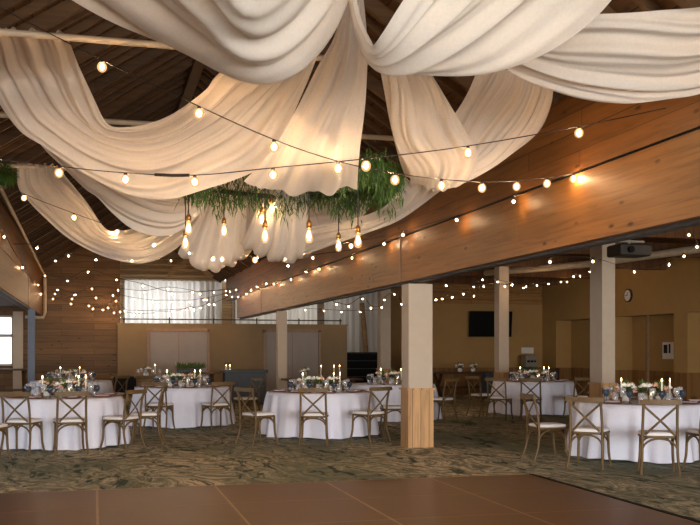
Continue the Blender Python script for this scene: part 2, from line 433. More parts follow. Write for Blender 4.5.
ws = MB().box(.70, 7.98, 30.3, 30.6, 0, 2.25).build('wall_stage', M['wall_low']); struct(ws, 'low tan stage wall holding the double doors', 'wall')
MB().box(.68, 8.0, 30.28, 30.62, 2.25, 2.29).build('wall_cap', M['wall_low'], ws)
def double_door(n, px0, px1, lab):
    p0 = aty(px0, 350, 30.3); p1 = aty(px1, 350, 30.3); w = p1.x - p0.x; 
    r = empty('door_%d' % n, ((p0.x + p1.x) / 2, 30.3, 0), lab, 'door', kind='structure'); h = w / 2
    m = MB(); m.box(-h, -h + .09, -.05, .01, 0, 2.1); m.box(h - .09, h, -.05, .01, 0, 2.1); m.box(-h, h, -.05, .01, 2.04, 2.13); m.build('door_frame', M['door_frame'], r)
    for s in (-1, 1):
        lf = MB().box(min(s * .012, s * (h - .1)), max(s * .012, s * (h - .1)), -.03, .01, .02, 2.03).build('door_leaf', M['door'], r)
        MB().box(s * .09 - .012, s * .09 + .012, -.07, -.03, .98, 1.12).build('handle', M['steel'], lf)
    MB().box(-.012, .012, -.02, .01, .02, 2.03).build('astragal', M['door_frame'], r)
double_door(1, 147, 210, 'pale double doors in the stage wall, the left pair')
double_door(2, 263, 321, 'pale double doors partly behind a slim pillar, the right pair')
# railing on the stage wall
r = empty('railing', (.75, 30.5, 2.29), 'thin dark handrail along the top of the stage wall', 'railing')
MB().tube([(0, 0, .13), (7.1, 0, .13)], .018).build('rail', M['dark'], r)
for i in range(6): MB().tube([(.15 + i * 1.38, 0, 0), (.15 + i * 1.38, 0, .19)], .022).build('post', M['dark'], r)
# gable end
gz = MB()
gz.box(-2.3, XR + .3, YB - .1, YB + .1, 0, ZE)
gz.add([(XL - .3, YB - .1, ZE), (XR + .3, YB - .1, ZE), (XC, YB - .1, ZRG + .3), (XL - .3, YB + .1, ZE), (XR + .3, YB + .1, ZE), (XC, YB + .1, ZRG + .3)],
       [(0, 1, 2), (5, 4, 3), (0, 3, 4, 1), (1, 4, 5, 2), (2, 5, 3, 0)])
gz.box(XR + .3, 15.4, YB - .1, YB + .1, 0, 4.0)
gw = gz.build('wall_gable', M['slat']); struct(gw, 'end wall of the stage behind the white curtains', 'wall')
for i in range(8):
    z = 3.98 + i * .2; hw = max(.3, (XR - XC) - max(0, (z - ZE)) / PITCH) + .12
    MB().box(XC - hw, XC + hw, YB - .26, YB - .1, z, z + .05).build('ledger', M['slat'], gw)
for n_, xx, ww in ((8, 2.2, 3.0), (9, 7.0, 4.0)):
    gg = empty('window_%d' % n_, (xx, YB - .12, 2.1), 'window in the end wall behind a white stage curtain', 'window', group='windows behind the stage curtains', kind='structure')
    m = MB()
    for x_ in (-ww / 2, -.03, ww / 2 - .06): m.box(x_, x_ + .06, -.05, .02, 0, 1.8)
    for z_ in (0, 1.74): m.box(-ww / 2, ww / 2, -.05, .02, z_, z_ + .06)
    m.build('window_frame', M['pillar'], gg); MB().box(-ww / 2 + .03, ww / 2 - .03, -.02, -.01, .03, 1.77).build('pane', M['pane'], gg)
br = empty('roof_brace', (aty(190, 262, 33.0).x, 33.0, 3.95), 'V shaped timber brace under the far roof', 'brace')
bz = aty(190, 258, 33).z - 3.95
for s in (-1, 1): MB().obox((s * .38, 0, bz / 2), (s * .38, 0, -bz / 2), (0, .04, 0), (.05, 0, .05 * s)).build('strut', M['slat'], br)
MB().box(-.12, .12, -.05, .05, bz - .04, bz + .1).build('gusset', M['steel'], br)

# stage curtains
def curtain(name, x0, x1, y, z0, z1, lab, n=22, amp=.05):
    g = []
    N = n * 8
    for j in range(7):
        t_ = j / 6; row = []
        for i in range(N + 1):
            s = i / N; ph = 2 * PI * n * s + 1.1 * math.sin(9 * s * PI + .3)
            row.append(Vector((x0 + (x1 - x0) * s, y + amp * (.7 + .5 * (1 - t_)) * math.sin(ph) + .02 * math.sin(2.3 * ph), z0 + (z1 - z0) * t_)))
        g.append(row)
    o = MB().grid(g).build(name, M['curtain']); return tag(o, lab, 'curtain', None)
curtain('stage_curtain', 1.05, 4.5, 35.0, 2.0, 3.95, 'white pleated stage curtain above the left double doors', 16, .09)
curtain('stage_curtain', 5.0, 8.05, 35.0, 1.2, 3.86, 'white pleated curtain above the right double doors', 13, .08)
curtain('stage_curtain', 8.2, 12.2, 34.4, 1.35, 3.86, 'pale curtain above the black slatted riser', 16)
o = MB().tube([(.95, 35.0, 4.0), (4.6, 35.0, 4.0)], .025).build('curtain_rod', M['pipe']); tag(o, 'pale rod carrying the left stage curtain', 'rod')

# pillars
def pillar(x, y, w, dpt, h, mat, lab, base=True):
    r = empty('pillar', (x, y, 0), lab, 'pillar', kind='structure')
    MB().box(-w / 2, w / 2, -dpt / 2, dpt / 2, (.89 if base else 0), h).build('shaft', mat, r)
    if base:
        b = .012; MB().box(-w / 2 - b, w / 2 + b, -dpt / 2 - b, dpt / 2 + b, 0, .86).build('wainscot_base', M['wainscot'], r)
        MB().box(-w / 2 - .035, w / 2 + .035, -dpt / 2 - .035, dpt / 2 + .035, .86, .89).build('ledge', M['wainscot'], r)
    return r
pillar(4.53 + .19, 13.6 + .17, .375, .34, 2.45, M['pillar'], 'thick white pillar with pine panelled base beside the centre table')
pillar(4.53 + .13, 24.3, .24, .24, 2.45, M['pillar'], 'slim pale pillar in front of the right double doors', False)
pillar(-1.47, 24.6, .16, .24, 2.45, M['pillar_blue'], 'blue grey pillar by the left plank wall', False)
pillar(8.47 + .13, 15.1, .25, .42, 3.6, M['pillar'], 'slim white pillar behind the right front table')
pillar(10.15, 22.9, .27, .3, 3.6, M['pillar'], 'slim tan pillar in front of the wall television')
pillar(8.47 + .13, 28.2, .32, .35, 3.6, M['pillar'], 'far pillar in front of the black slatted riser')
struct(MB().box(8.45, 8.75, YF, 31, 3.6, 3.88).build('beam_aisle', M['aisle_ceiling']), 'dark timber beam over the slim pillars of the right aisle', 'beam')

# left wall with windows (daylight)
wl = empty('wall_left', (-8.0, 0, 0), 'left outer wall with a row of windows', 'wall', kind='structure')
m = MB(); cur = YF
for k, a in enumerate((0.5, 6.5, 12.5, 18.5, 24.5)):
    b = a + 4.0
    m.box(-.15, 0, cur, a, 0, 2.8); m.box(-.15, 0, a, b, 0, .5); m.box(-.15, 0, a, b, 2.6, 2.8); cur = b
m.box(-.15, 0, cur, YB, 0, 2.8); m.build('wall_panel', M['wall_tan'], wl)
for k, a in enumerate((0.5, 6.5, 12.5, 18.5, 24.5)):
    w_ = empty('window_%d' % (k + 2), (-8.07, a + 2, .5), 'window of the left outer wall', 'window', group='left outer windows', kind='structure')
    m = MB()
    for y in (-2, -.03, 1.94): m.box(-.04, .04, y, y + .06, 0, 2.1)
    for z in (0, 2.04): m.box(-.04, .04, -2, 2, z, z + .06)
    m.build('window_frame', M['pillar'], w_); MB().box(-.005, .005, -1.98, 1.98, .03, 2.07).build('pane', M['pane'], w_)
# wall behind the camera with glazed doors
wf = MB()
wf.box(-8.2, -2.6, YF - .15, YF, 0, 4.0); wf.box(9.6, 15.4, YF - .15, YF, 0, 4.0); wf.box(-2.6, 9.6, YF - .15, YF, 2.9, 4.0); wf.box(-2.6, 9.6, YF - .15, YF, 0, .3)
wf.add([(XL - .3, YF, ZE), (XR + .3, YF, ZE), (XC, YF, ZRG + .3)], [(2, 1, 0)])
struct(wf.build('wall_front', M['wall_tan']), 'wall with glazed openings opposite the stage', 'wall')

# ------------------------------------------------------------------ dance floor
df = empty('dance_floor', (0.03, 10.22, 0), 'brown wood laminate portable dance floor laid on the carpet', 'dance floor')
PW = 1.21
MB().box(-3 * PW - .02, 4 * PW, -9 * PW, .02, .0, .0192).build('seam_strip', M['seam'], df)
for i in range(-3, 4):
    for j in range(9):
        MB().box(i * PW + .009, (i + 1) * PW - .009, -(j + 1) * PW + .008, -j * PW - .008, .0, .02, .003).build('panel', M['laminate'], df)
MB().box(4 * PW + .005, 4 * PW + .06, -9 * PW, .02, 0, .024).build('edge_trim', M['black'], df)

# ------------------------------------------------------------------ chairs
def make_chair(label):
    r = empty('cross_back_chair', (0, 0, 0), label, 'chair', group='cross-back banquet chairs')
    def slab(z0, z1, w, d, rnd, puff):
        m = MB(); rows = []
        def ring(z, s):
            out = []
            for k in range(28):
                a = 2 * PI * k / 28; ca, sa = math.cos(a), math.sin(a)
                x = abs(ca) ** .45 * (1 if ca > 0 else -1); y = abs(sa) ** .45 * (1 if sa > 0 else -1)
                out.append(Vector((x * (w / 2) * s * (1 + .05 * y), y * (d / 2) * s, z)))
            return out
        rs = [ring(z0, .96), ring(z0 + rnd, 1), ring(z1 - rnd, 1), ring(z1, .95), ring(z1 + puff, .5)]
        vs = [p for q in rs for p in q]; fs = []
        for i in range(4):
            for k in range(28): fs.append((i * 28 + k, i * 28 + (k + 1) % 28, (i + 1) * 28 + (k + 1) % 28, (i + 1) * 28 + k))
        m.add(vs, fs, True); m.add(rs[0], [tuple(range(27, -1, -1))]); m.add(rs[-1], [tuple(range(28))]); return m
    slab(.425, .452, .44, .43, .006, 0).build('seat', M['chair'], r)
    slab(.453, .49, .43, .42, .012, .008).build('cushion', M['cushion'], r)
    for s in (-1, 1):
        MB().tube(cr([(s * .185, .175, .43), (s * .187, .175, .32), (s * .193, .186, .15), (s * .21, .225, 0)], 4), [.017] * 9 + [.016] * 2 + [.014] * 2, 8).build('leg', M['chair'], r)
    for s in (-1, 1):
        MB().tube(cr([(s * .19, -.265, .855), (s * .192, -.215, .66), (s * .197, -.195, .45), (s * .2, -.203, .22), (s * .217, -.272, 0)], 4), .0165, 8).build('leg', M['chair'], r)
    m = MB(); n = 12; pts = []
    for i in range(n + 1):
        x = -.235 + .47 * i / n; pts.append((x, -.272 - .03 * (1 - (x / .235) ** 2)))
    vs = []
    for (x, y) in pts:
        e = .006 * (abs(x) > .22)
        vs += [(x, y - .017, .824 + e), (x, y + .017, .824 + e), (x, y + .015, .884 - e), (x, y - .015, .884 - e)]
    fs = [(0, 1, 2, 3), tuple(4 * n + k for k in (3, 2, 1, 0))]
    for i in range(n):
        for k in range(4): fs.append((i * 4 + k, (i + 1) * 4 + k, (i + 1) * 4 + (k + 1) % 4, i * 4 + (k + 1) % 4))
    m.add(vs, fs); m.build('top_rail', M['chair'], r)
    for s in (-1, 1):
        MB().tube(cr([(-s * .182, -.252, .80), (-s * .06, -.255, .69), (s * .05, -.245, .585), (s * .165, -.2, .465)], 4), .0135, 6, .009).build('cross_brace', M['chair'], r)
    def arch(p, q):
        p, q = Vector(p), Vector(q); out = []
        for i in range(13):
            a = PI * i / 12; c_ = (p + q) / 2; d_ = (q - p) / 2
            out.append(c_ - d_ * math.cos(a) + Vector((0, 0, .165 * math.sin(a) ** .8)))
        return out
    z = .255
    for p, q in (((-.188, .18, z), (.188, .18, z)), ((-.198, -.2, z), (.198, -.2, z)), ((-.195, -.19, z), (-.19, .175, z)), ((.195, -.19, z), (.19, .175, z))):
        MB().tube(arch(p, q), .012, 6).build('arch_brace', M['chair'], r)
    return r

TABLES = {}
def table_at(key, px, d):
    p = at(px, 350, d); TABLES[key] = Vector((p.x, p.y, 0))
table_at('T1', 62, 14.75); table_at('T2', 182, 18.75); table_at('T3', 319.5, 16.55); table_at('T4', 392, 20.3)
table_at('T5', 643, 13.25); table_at('T6', 533, 22.1); table_at('T7', 71, 22.3)

chair0 = None
def chair_at(px, py, tk, label, twist=0):
    global chair0
    p = fl(px, py); t_ = TABLES[tk] if isinstance(tk, str) else Vector(tk)
    e = p - t_
    if e.length < 1.27: p = t_ + e.normalized() * 1.27
    d = t_ - p; rz = math.atan2(d.y, d.x) - PI / 2 + math.radians(twist)
    if chair0 is None:
        chair0 = make_chair(label); chair0.location = p; chair0.rotation_euler = (0, 0, rz); return chair0
    return dup(chair0, p, rz, label)
C = 'cross-back wooden chair with white cushion '
CH = [
 (658, 472.5, 'T5', C + 'at right front table, nearest the camera', 0),
 (590, 467, 'T5', C + 'at the left front of the right front table', 12),
 (547, 460.5, 'T5', C + 'seen from the side, left of the right front table', -10),
 (708, 470, 'T5', C + 'cut off by the right picture edge', -5),
 (258, 444, 'T3', C + 'left of the centre table, facing it', -18),
 (314, 444.5, 'T3', C + 'back to the camera at the centre table', 0),
 (369, 442, 'T3', C + 'at the right front of the centre table', 10),
 (393, 434, 'T3', C + 'between the centre table and the thick pillar', 0),
 (25, 453.5, 'T1', C + 'at the left front of the left front table', 0),
 (70, 453, 'T1', C + 'back to the camera at the left front table', 0),
 (120, 449.5, 'T1', C + 'at the right front of the left front table', 8),
 (145, 444, 'T1', C + 'right of the left front table, facing left', 0),
 (-13, 462, 'T1', C + 'at the far left picture edge', 0),
 (216, 429.8, 'T2', C + 'at the right front of the second left table', 0),
 (161, 429.8, 'T2', C + 'at the left front of the second left table', 0),
 (246, 421.5, 'T2', C + 'right of the second left table, by the sideboard', 0),
 (482, 416, 'T6', C + 'left of the far right aisle table', 0),
 (500, 420, 'T6', C + 'at the left front of the far right aisle table', 0),
 (531, 420.5, 'T6', C + 'back to the camera at the far right aisle table', 0),
 (577, 419, 'T6', C + 'at the right front of the far right aisle table', 0),
 (441, 422, 'T4', C + 'right of the thick pillar, facing left', 0),
 (598, 413, 'T6', C + 'right of the far right aisle table', 0),
 (58, 420, 'T7', C + 'in front of the back left table', 0),
 (100, 414, 'T7', C + 'right of the back left table', 0),
 (148, 416, 'T2', C + 'on the far left of the second left table', 0),
]
for a in CH: chair_at(*a)

# ------------------------------------------------------------------ round tables with cloths
TN = {'T1': 'left front table', 'T2': 'second left table', 'T3': 'centre table', 'T4': 'table behind the thick pillar',
      'T5': 'right front table', 'T6': 'far right aisle table', 'T7': 'back left table'}
t0 = None
RT = .9
def make_table(label):
    r = empty('round_table', (0, 0, 0), label, 'table', group='round banquet tables')
    MB().lathe([(.0, .705), (RT - .01, .705), (RT, .715), (RT, .73), (RT - .01, .738), (0, .738)], 48, cap=False).build('tabletop', M['table_wood'], r)
    for k in range(4):
        a = PI / 4 + k * PI / 2; c_, s_ = math.cos(a), math.sin(a)
        MB().tube([(.5 * c_, .5 * s_, .705), (.56 * c_, .56 * s_, 0)], .02).build('leg', M['dark'], r)
    return r
def cloth_mesh(seed):
    rr = random.Random(seed); NA = 192
    ph = [rr.uniform(0, 6.28) for _ in range(4)]
    def R(a, t_):
        f = math.sin(17 * a + ph[0] + .9 * math.sin(3 * a + ph[1])) * .6 + math.sin(29 * a + ph[2]) * .3 + math.sin(7 * a + ph[3]) * .3
        return RT + .012 + .085 * t_ + .075 * f * t_ ** .7
    g = []
    for (rad) in (0.001, .4, .7, RT - .03): g.append([Vector((rad * math.cos(2 * PI * k / NA), rad * math.sin(2 * PI * k / NA), .746)) for k in range(NA + 1)])
    g.append([Vector(((RT + .004) * math.cos(2 * PI * k / NA), (RT + .004) * math.sin(2 * PI * k / NA), .742)) for k in range(NA + 1)])
    for i in range(1, 13):
        t_ = i / 12; row = []
        for k in range(NA + 1):
            a = 2 * PI * (k % NA) / NA; q = R(a, t_); row.append(Vector((q * math.cos(a), q * math.sin(a), .74 - (.74 - .026) * t_ + .012 * t_ * math.sin(5 * a + ph[0]))))
        g.append(row)
    return MB().grid(g).mesh('tablecloth', M['tablecloth'])
for i, (k, p) in enumerate(TABLES.items()):
    if t0 is None:
        t0 = make_table('round banquet table under the white cloth of the ' + TN[k]); t0.location = p
    else: dup(t0, p, 0, 'round banquet table under the white cloth of the ' + TN[k])
    o = link('tablecloth', cloth_mesh(i), None, p)
    tag(o, 'white floor-length cloth on the ' + TN[k], 'tablecloth', 'white round tablecloths')

# tableware meshes
def prof_mesh(name, prof, mat, n=14): return MB().lathe(prof, n).mesh(name, mat)
me_goblet = prof_mesh('goblet', [(.036, 0), (.034, .004), (.006, .01), (.006, .065), (.022, .078), (.042, .105), (.046, .13), (.042, .17), (.039, .17), (.041, .13), (.036, .11), (0.001, .09)], M['blue_glass'])
me_wine = prof_mesh('wine_glass', [(.036, 0), (.034, .003), (.004, .008), (.004, .09), (.02, .1), (.04, .125), (.042, .15), (.036, .205), (.034, .205), (.038, .15), (.034, .125), (0.001, .108)], M['cut_glass'])
me_tumbler = prof_mesh('tumbler', [(.03, 0), (.036, .01), (.04, .14), (.037, .14), (.033, .02), (0.001, .015)], M['cut_glass'])
me_plate = prof_mesh('dinner_plate', [(.08, 0), (.10, .002), (.15, .016), (.148, .02), (.1, .008), (0.001, .006)], M['charger'], 24)
me_napkin = MB().box(-.055, .055, -.09, .09, 0, .022, .006).mesh('napkin', M['napkin'])
def put(me, name, loc, rz, label, cat, group):
    o = link(name, me, None, loc); o.rotation_euler = (0, 0, rz); return tag(o, label, cat, group)
def candle(label):
    r = empty('taper_candle', (0, 0, 0), label, 'candle', group='lit taper candles')
    MB().lathe([(.04, 0), (.04, .006), (.014, .012), (.012, .05), (.018, .055), (.018, .07), (.011, .07)], 12).build('holder', M['brass'], r)
    MB().lathe([(.0115, .06), (.011, .27), (.006, .285)], 10).build('wax', M['wax'], r)
    MB().lathe([(.001, .285), (.008, .297), (.007, .308), (.001, .328)], 8, cap=False).build('flame', M['flame'], r)
    return r
def hurricane(label):
    r = empty('candle_jar', (0, 0, 0), label, 'candle', group='candles in glass cylinders')
    MB().lathe([(.045, 0), (.045, .006), (.045, .2), (.042, .2), (.042, .008), (0.001, .008)], 16).build('glass_cylinder', M['glass'], r)
    MB().lathe([(.03, .009), (.03, .10), (.004, .104)], 12).build('wax', M['wax'], r)
    MB().lathe([(.001, .104), (.008, .116), (.007, .126), (.001, .146)], 8, cap=False).build('flame', M['flame'], r)
    return r
def flower_arr(label, seed=1, big=1.0):
    rr = random.Random(seed)
    r = empty('flower_arrangement', (0, 0, 0), label, 'flowers', group='table flower arrangements')
    MB().lathe([(.04, 0), (.06, .02), (.075, .07), (.06, .11), (.05, .115), (.001, .1)], 14).build('vase', M['ceramic'], r)
    m = MB()
    for k in range(70):
        a = rr.uniform(0, 6.28); e = rr.uniform(.1, 1.3); l = rr.uniform(.1, .2)
        d_ = Vector((math.cos(a) * math.cos(e), math.sin(a) * math.cos(e), math.sin(e))); b = Vector((0, 0, .1)) + d_ * .05
        tip = b + d_ * l + Vector((0, 0, -.05 * (1 - math.sin(e)))); md = (b + tip) / 2; sd = d_.cross(Vector((0, 0, 1))).normalized() * .016
        m.add([b, md + sd, tip, md - sd], [(0, 1, 2, 3)])
    m.build('foliage', M['leaf'], r)
    for k in range(11):
        a = k * 2.4; e = .3 + 1.1 * rr.random(); rad = rr.uniform(.09, .14)
        p = (math.cos(a) * math.cos(e) * rad * 1.2, math.sin(a) * math.cos(e) * rad * 1.2, .12 + math.sin(e) * rad)
        m = MB(); s = rr.uniform(.026, .042); m.ball((0, 0, 0), s * .75, 8, 6)
        for q in range(6):
            b = q * PI / 3; m.ball((math.cos(b) * s * .6, math.sin(b) * s * .6, -.2 * s), s * .6, 7, 5, (1, 1, .8))
        m.build('blossom', M['petal_white'] if k % 3 else M['petal_blush'], r, p)
    return r
protoc = protoh = protof = None
SIDE = ['near', 'near right', 'right', 'far right', 'far', 'far left', 'left', 'near left']
def table_set(k, lite=False):
    global protoc, protoh, protof
    p = TABLES[k]; rr = random.Random(k); nm = TN[k]
    base = math.atan2(-p.y, -p.x)
    Z = .748
    for i in range(8):
        a = base + i * PI / 4 + .2; dr = Vector((math.cos(a), math.sin(a), 0)); tg = Vector((-dr.y, dr.x, 0)); sd = SIDE[i]
        q = lambda r_, s_: p + dr * r_ + tg * s_ + Vector((0, 0, Z))
        if not lite:
            put(me_plate, 'dinner_plate', q(.70, 0), 0, 'copper rimmed plate at the %s place of the %s' % (sd, nm), 'plate', 'plates on the ' + nm)
            o = put(me_napkin, 'napkin', q(.70, 0) + Vector((0, 0, .012)), a + PI / 2, 'folded mauve napkin on the %s plate of the %s' % (sd, nm), 'napkin', 'napkins on the ' + nm)
        put(me_goblet, 'goblet', q(.52, .14), 0, 'smoky blue goblet at the %s place of the %s' % (sd, nm), 'goblet', 'blue goblets on the ' + nm)
        put(me_wine, 'wine_glass', q(.50, .02), 0, 'clear stemmed glass at the %s place of the %s' % (sd, nm), 'glass', 'clear glasses on the ' + nm)
    for i in range(8):
        a = base + i * PI / 4 + .2; dr = Vector((math.cos(a), math.sin(a), 0)); tg = Vector((-dr.y, dr.x, 0))
        put(me_tumbler, 'tumbler', p + dr * .47 - tg * .12 + Vector((0, 0, Z)), 0, 'clear cut tumbler at the %s place of the %s' % (SIDE[i], nm), 'glass', 'clear tumblers on the ' + nm)
    q = lambda r_, a_: p + Vector((math.cos(base + a_) * r_, math.sin(base + a_) * r_, Z))
    spots = [(.30, .95, 'right'), (.36, 1.35, 'far right'), (.32, -1.1, 'left')] if not lite else [(.2, 1.3, 'right'), (.25, -1.2, 'left')]
    for (r_, a_, w) in spots:
        lb = 'lit ivory taper candle %s of the flowers on the %s' % (w, nm)
        if protoc is None: protoc = candle(lb); protoc.location = q(r_, a_)
        else: dup(protoc, q(r_, a_), 0, lb)
    for (r_, a_, w) in [(.3, .35, 'near'), (.33, 2.7, 'far')]:
        lb = 'lit candle in glass cylinder, %s side of the %s' % (w, nm)
        if protoh is None: protoh = hurricane(lb); protoh.location = q(r_, a_)
        else: dup(protoh, q(r_, a_), 0, lb)
    for (r_, a_, w) in ((0, 0, 'middle'), (.24, -1.9, 'left'), (.24, 1.9, 'right')):
        lb = 'white and blush flowers in a white vase, %s of the %s' % (w, nm)
        if protof is None: protof = flower_arr(lb); protof.location = q(r_, a_)
        else: dup(protof, q(r_, a_), rr.uniform(0, 6), lb)
for k in ('T5', 'T3', 'T1', 'T2', 'T6'): table_set(k)
for k in ('T4', 'T7'): table_set(k, True)

# ------------------------------------------------------------------ back tables and furniture
def trestle(loc, w, d, h, label, name='trestle_table'):
    r = empty(name, loc, label, 'table')
    MB().box(-w / 2, w / 2, -d / 2, d / 2, h - .045, h, .006).build('tabletop', M['table_wood'], r)
    for s in (-1, 1):
        x = s * (w / 2 - .22)
        for a in (-1, 1): MB().obox((x, 0, (h - .05) / 2), (0, a * (d / 2 - .08), (h - .05) / 2), (.035, 0, 0), (0, .03, -.03 * a)).build('leg', M['table_wood'], r)
    MB().box(-w / 2 + .2, w / 2 - .2, -.03, .03, .28, .34).build('stretcher', M['table_wood'], r)
    return r
hp = at(140, 350, 25.0); trestle((hp.x, hp.y, 0), 1.45, .8, .76, 'dark wooden head table laid with white flowers, back left')
o = MB().box(-.3, .3, -.42, .42, 0, .012).build('table_runner', M['black_cloth'], None, (hp.x - .38, hp.y, .761)); tag(o, 'black cloth lying over the dark head table', 'cloth')
MB().box(-.3, .3, -.425, -.415, -.42, 0.012).build('cloth_drop', M['black_cloth'], o)
fp = dup(protof, (hp.x + .15, hp.y, .762), 1, 'white flowers on the dark wooden head table')
dup(protoc, (hp.x + .38, hp.y - .1, .762), 0, 'lit taper candle on the dark wooden head table')
for s in range(5): put(me_wine, 'wine_glass', (hp.x - .05 + .18 * s, hp.y - .25, .761), 0, 'clear glass, one of a row on the dark head table', 'glass', 'glasses on the dark head table')
cp = at(192, 350, 25.8); trestle((cp.x, cp.y, 0), 1.5, .5, .86, 'wooden console table in front of the left double doors', 'console_table')
r = empty('planter_bowl', (cp.x - .1, cp.y, .861), 'long dark planter with greenery on the console by the doors', 'planter')
MB().box(-.3, .3, -.09, .09, 0, .1, .012).build('trough', M['side_dark'], r)
m = MB()
for k in range(140):
    b = Vector((random.uniform(-.28, .42), random.uniform(-.07, .07), .1)); e = Vector((random.uniform(-.12, .12), random.uniform(-.08, .08), random.uniform(.03, .2))); s = Vector((.02, .01, 0))
    m.add([b, b + e / 2 + s, b + e, b + e / 2 - s], [(0, 1, 2, 3)])
m.build('foliage', M['leaf'], r)
wp = at(322, 350, 23.6); trestle((wp.x, wp.y, 0), 1.9, .8, .76, 'wooden trestle table behind the centre table')
for i, (dx, dz) in enumerate(((-.05, 'left'), (.28, 'middle'), (.42, 'right'))):
    dup(protoc, (wp.x + dx, wp.y - .1, .762), 0, 'lit candle, %s of three on the trestle table behind the centre table' % dz)
dup(protof, (wp.x - .45, wp.y, .762), 2, 'flowers on the trestle table behind the centre table')
# sideboard
sp = at(244, 350, 25.6); r = empty('sideboard', (sp.x, sp.y, 0), 'dark slate sideboard against the stage wall', 'sideboard')
W = 1.08
for sx in (-1, 1):
    for sy in (-1, 1): MB().box(sx * (W / 2 - .05) - .03, sx * (W / 2 - .05) + .03, sy * .19 - .03, sy * .19 + .03, 0, .07).build('foot', M['side_dark'], r)
MB().box(-W / 2, W / 2, -.25, .25, .06, .86).build('carcass', M['side_dark'], r)
MB().box(-W / 2 - .06, W / 2 + .06, -.3, .28, .86, .93, .01).build('top', M['side_dark'], r)
for i in (-1, 0, 1):
    dd = MB().box(i * .345 - .16, i * .345 + .16, -.268, -.25, .14, .8, .004).build('door', M['side_dark'], r)
    MB().ball((i * .345 + .11, -.28, .5), .014, 8, 6).build('knob', M['brass'], dd)
for i, (dx, w) in enumerate(((-.48, 'left'), (-.38, 'right'))):
    dup(protoh, (sp.x + dx, sp.y - .05, .931), 0, 'small lit candle jar on the dark sideboard, the %s one' % w)
# bench at far left
bp = at(4, 350, 27.5)
r = trestle((bp.x, bp.y, 0), 1.5, .7, .92, 'tall wooden trestle table under the far left window', 'high_table')
# right aisle furniture
ap = aty(466, 350, 27.9)
r = trestle((ap.x, ap.y, 0), 2.3, .85, .78, 'wooden farmhouse table in the right aisle beneath the television')
dup(protof, (ap.x - .2, ap.y, .782), 0, 'white flowers, left of a pair on the farmhouse table'); dup(protof, (ap.x + .24, ap.y + .02, .782), 1.5, 'white flowers, right of a pair on the farmhouse table')
bb = aty(491, 350, 27.0)
r = empty('storage_bin', (bb.x, bb.y, 0), 'blue grey bin beside the farmhouse table', 'bin')
MB().box(-.22, .22, -.2, .2, 0, .72, .02).build('body', M['blue_bin'], r); MB().box(-.24, .24, -.22, .22, .72, .78, .012).build('lid', M['blue_bin'], r)
wp2 = aty(529, 350, 28.9)
r = empty('water_dispenser', (wp2.x, wp2.y, 0), 'pale drink dispenser standing by the back wall under a white sign', 'dispenser')
MB().box(-.2, .2, -.18, .18, 0, .9, .01).build('cabinet', M['side_dark'], r); MB().box(-.2, .2, -.18, .18, .9, 1.3, .02).build('head', M['steel'], r)
MB().box(-.15, .15, -.2, -.17, 1.06, 1.12).build('tap_panel', M['black'], r)
for s in (-1, 1): MB().tube([(s * .06, -.2, 1.1), (s * .06, -.24, 1.09), (s * .06, -.24, 1.05)], .012).build('tap', M['steel'], r)
sg = aty(527.5, 350, 29.56); 
o = MB().box(-.22, .22, -.012, .012, -.1, .1).build('wall_sign', M['paper'], None, (sg.x, 29.565, aty(527, 350.5, 29.56).z)); tag(o, 'white paper sign on the wall above the dispenser', 'sign')
# television
tp = aty(491, 324, 29.3); r = empty('television', (tp.x, 29.32, tp.z), 'black flat television on the tan back wall', 'television')
MB().obox((0, 0, 0), (.74, 0, 0), (0, .035, 0), (0, -.04, .42)).build('screen', M['black'], r)
MB().box(-.1, .1, .03, .25, -.12, .12).build('bracket', M['dark'], r)
# clock on right wall
cl = atx(629, 295.5, XW); r = empty('wall_clock', cl, 'round white clock with dark rim on the right wall', 'clock')
m = MB(); 
def disc_x(rad, x0, x1, n=24):
    m = MB(); vs = [(x, rad * math.cos(2 * PI * k / n), rad * math.sin(2 * PI * k / n)) for x in (x0, x1) for k in range(n)]
    m.add(vs, [tuple(range(n)), tuple(range(2 * n - 1, n - 1, -1))] + [(k, n + k, n + (k + 1) % n, (k + 1) % n) for k in range(n)]); return m
disc_x(.19, -.05, 0).build('rim', M['dark'], r); disc_x(.155, -.056, -.049).build('face', M['paper'], r)
MB().box(-.062, -.056, -.008, .008, -.01, .09).build('hand', M['ink'], r); MB().box(-.062, -.056, -.01, .12, -.007, .007).build('hand', M['ink'], r)
# notice in niche and switch
npnt = atx(671, 351, XW + .53); r = empty('notice', npnt, 'framed white notice with a dark figure inside the niche', 'notice')
MB().box(-.03, 0, -.36, .36, -.22, .24).build('sheet', M['paper'], r)
MB().box(-.034, -.03, .12, .30, -.06, .17).build('figure', M['ink'], r); MB().box(-.034, -.03, -.02, .06, -.06, .19).build('figure', M['ink'], r)
sw = atx(698, 345, XW + .53); o = MB().box(-.02, 0, -.09, .09, -.08, .08, .004).build('switch_plate', M['door_frame'], None, sw); tag(o, 'brown switch plate inside the right niche', 'switch')
# projector under the aisle ceiling
pp = at(629, 251, 14.6); r = empty('projector', pp, 'ceiling projector hanging over the slim white pillar', 'projector')
MB().box(-.26, .26, -.2, .2, -.09, .09, .02).build('body', M['dark'], r); MB().tube([(-.1, -.2, 0), (-.1, -.25, 0)], .05, 12).build('lens', M['black'], r)
MB().tube([(0, 0, .09), (0, 0, .35)], .025).build('mount_pole', M['steel'], r); MB().box(-.35, .25, -.03, .03, .13, .16).build('mount_arm', M['steel'], r)
MB().tube([(0, 0, .35), (0, 0, 3.88 - pp.z)], .022).build('mount_pole', M['dark'], r)
# duct
o = MB().tube([at(486, 273, 26.5), at(585, 264.5, 23), at(720, 246, 19.6)], .085, 14).build('ceiling_duct', M['pipe']); tag(o, 'pale round duct under the right aisle ceiling', 'duct')
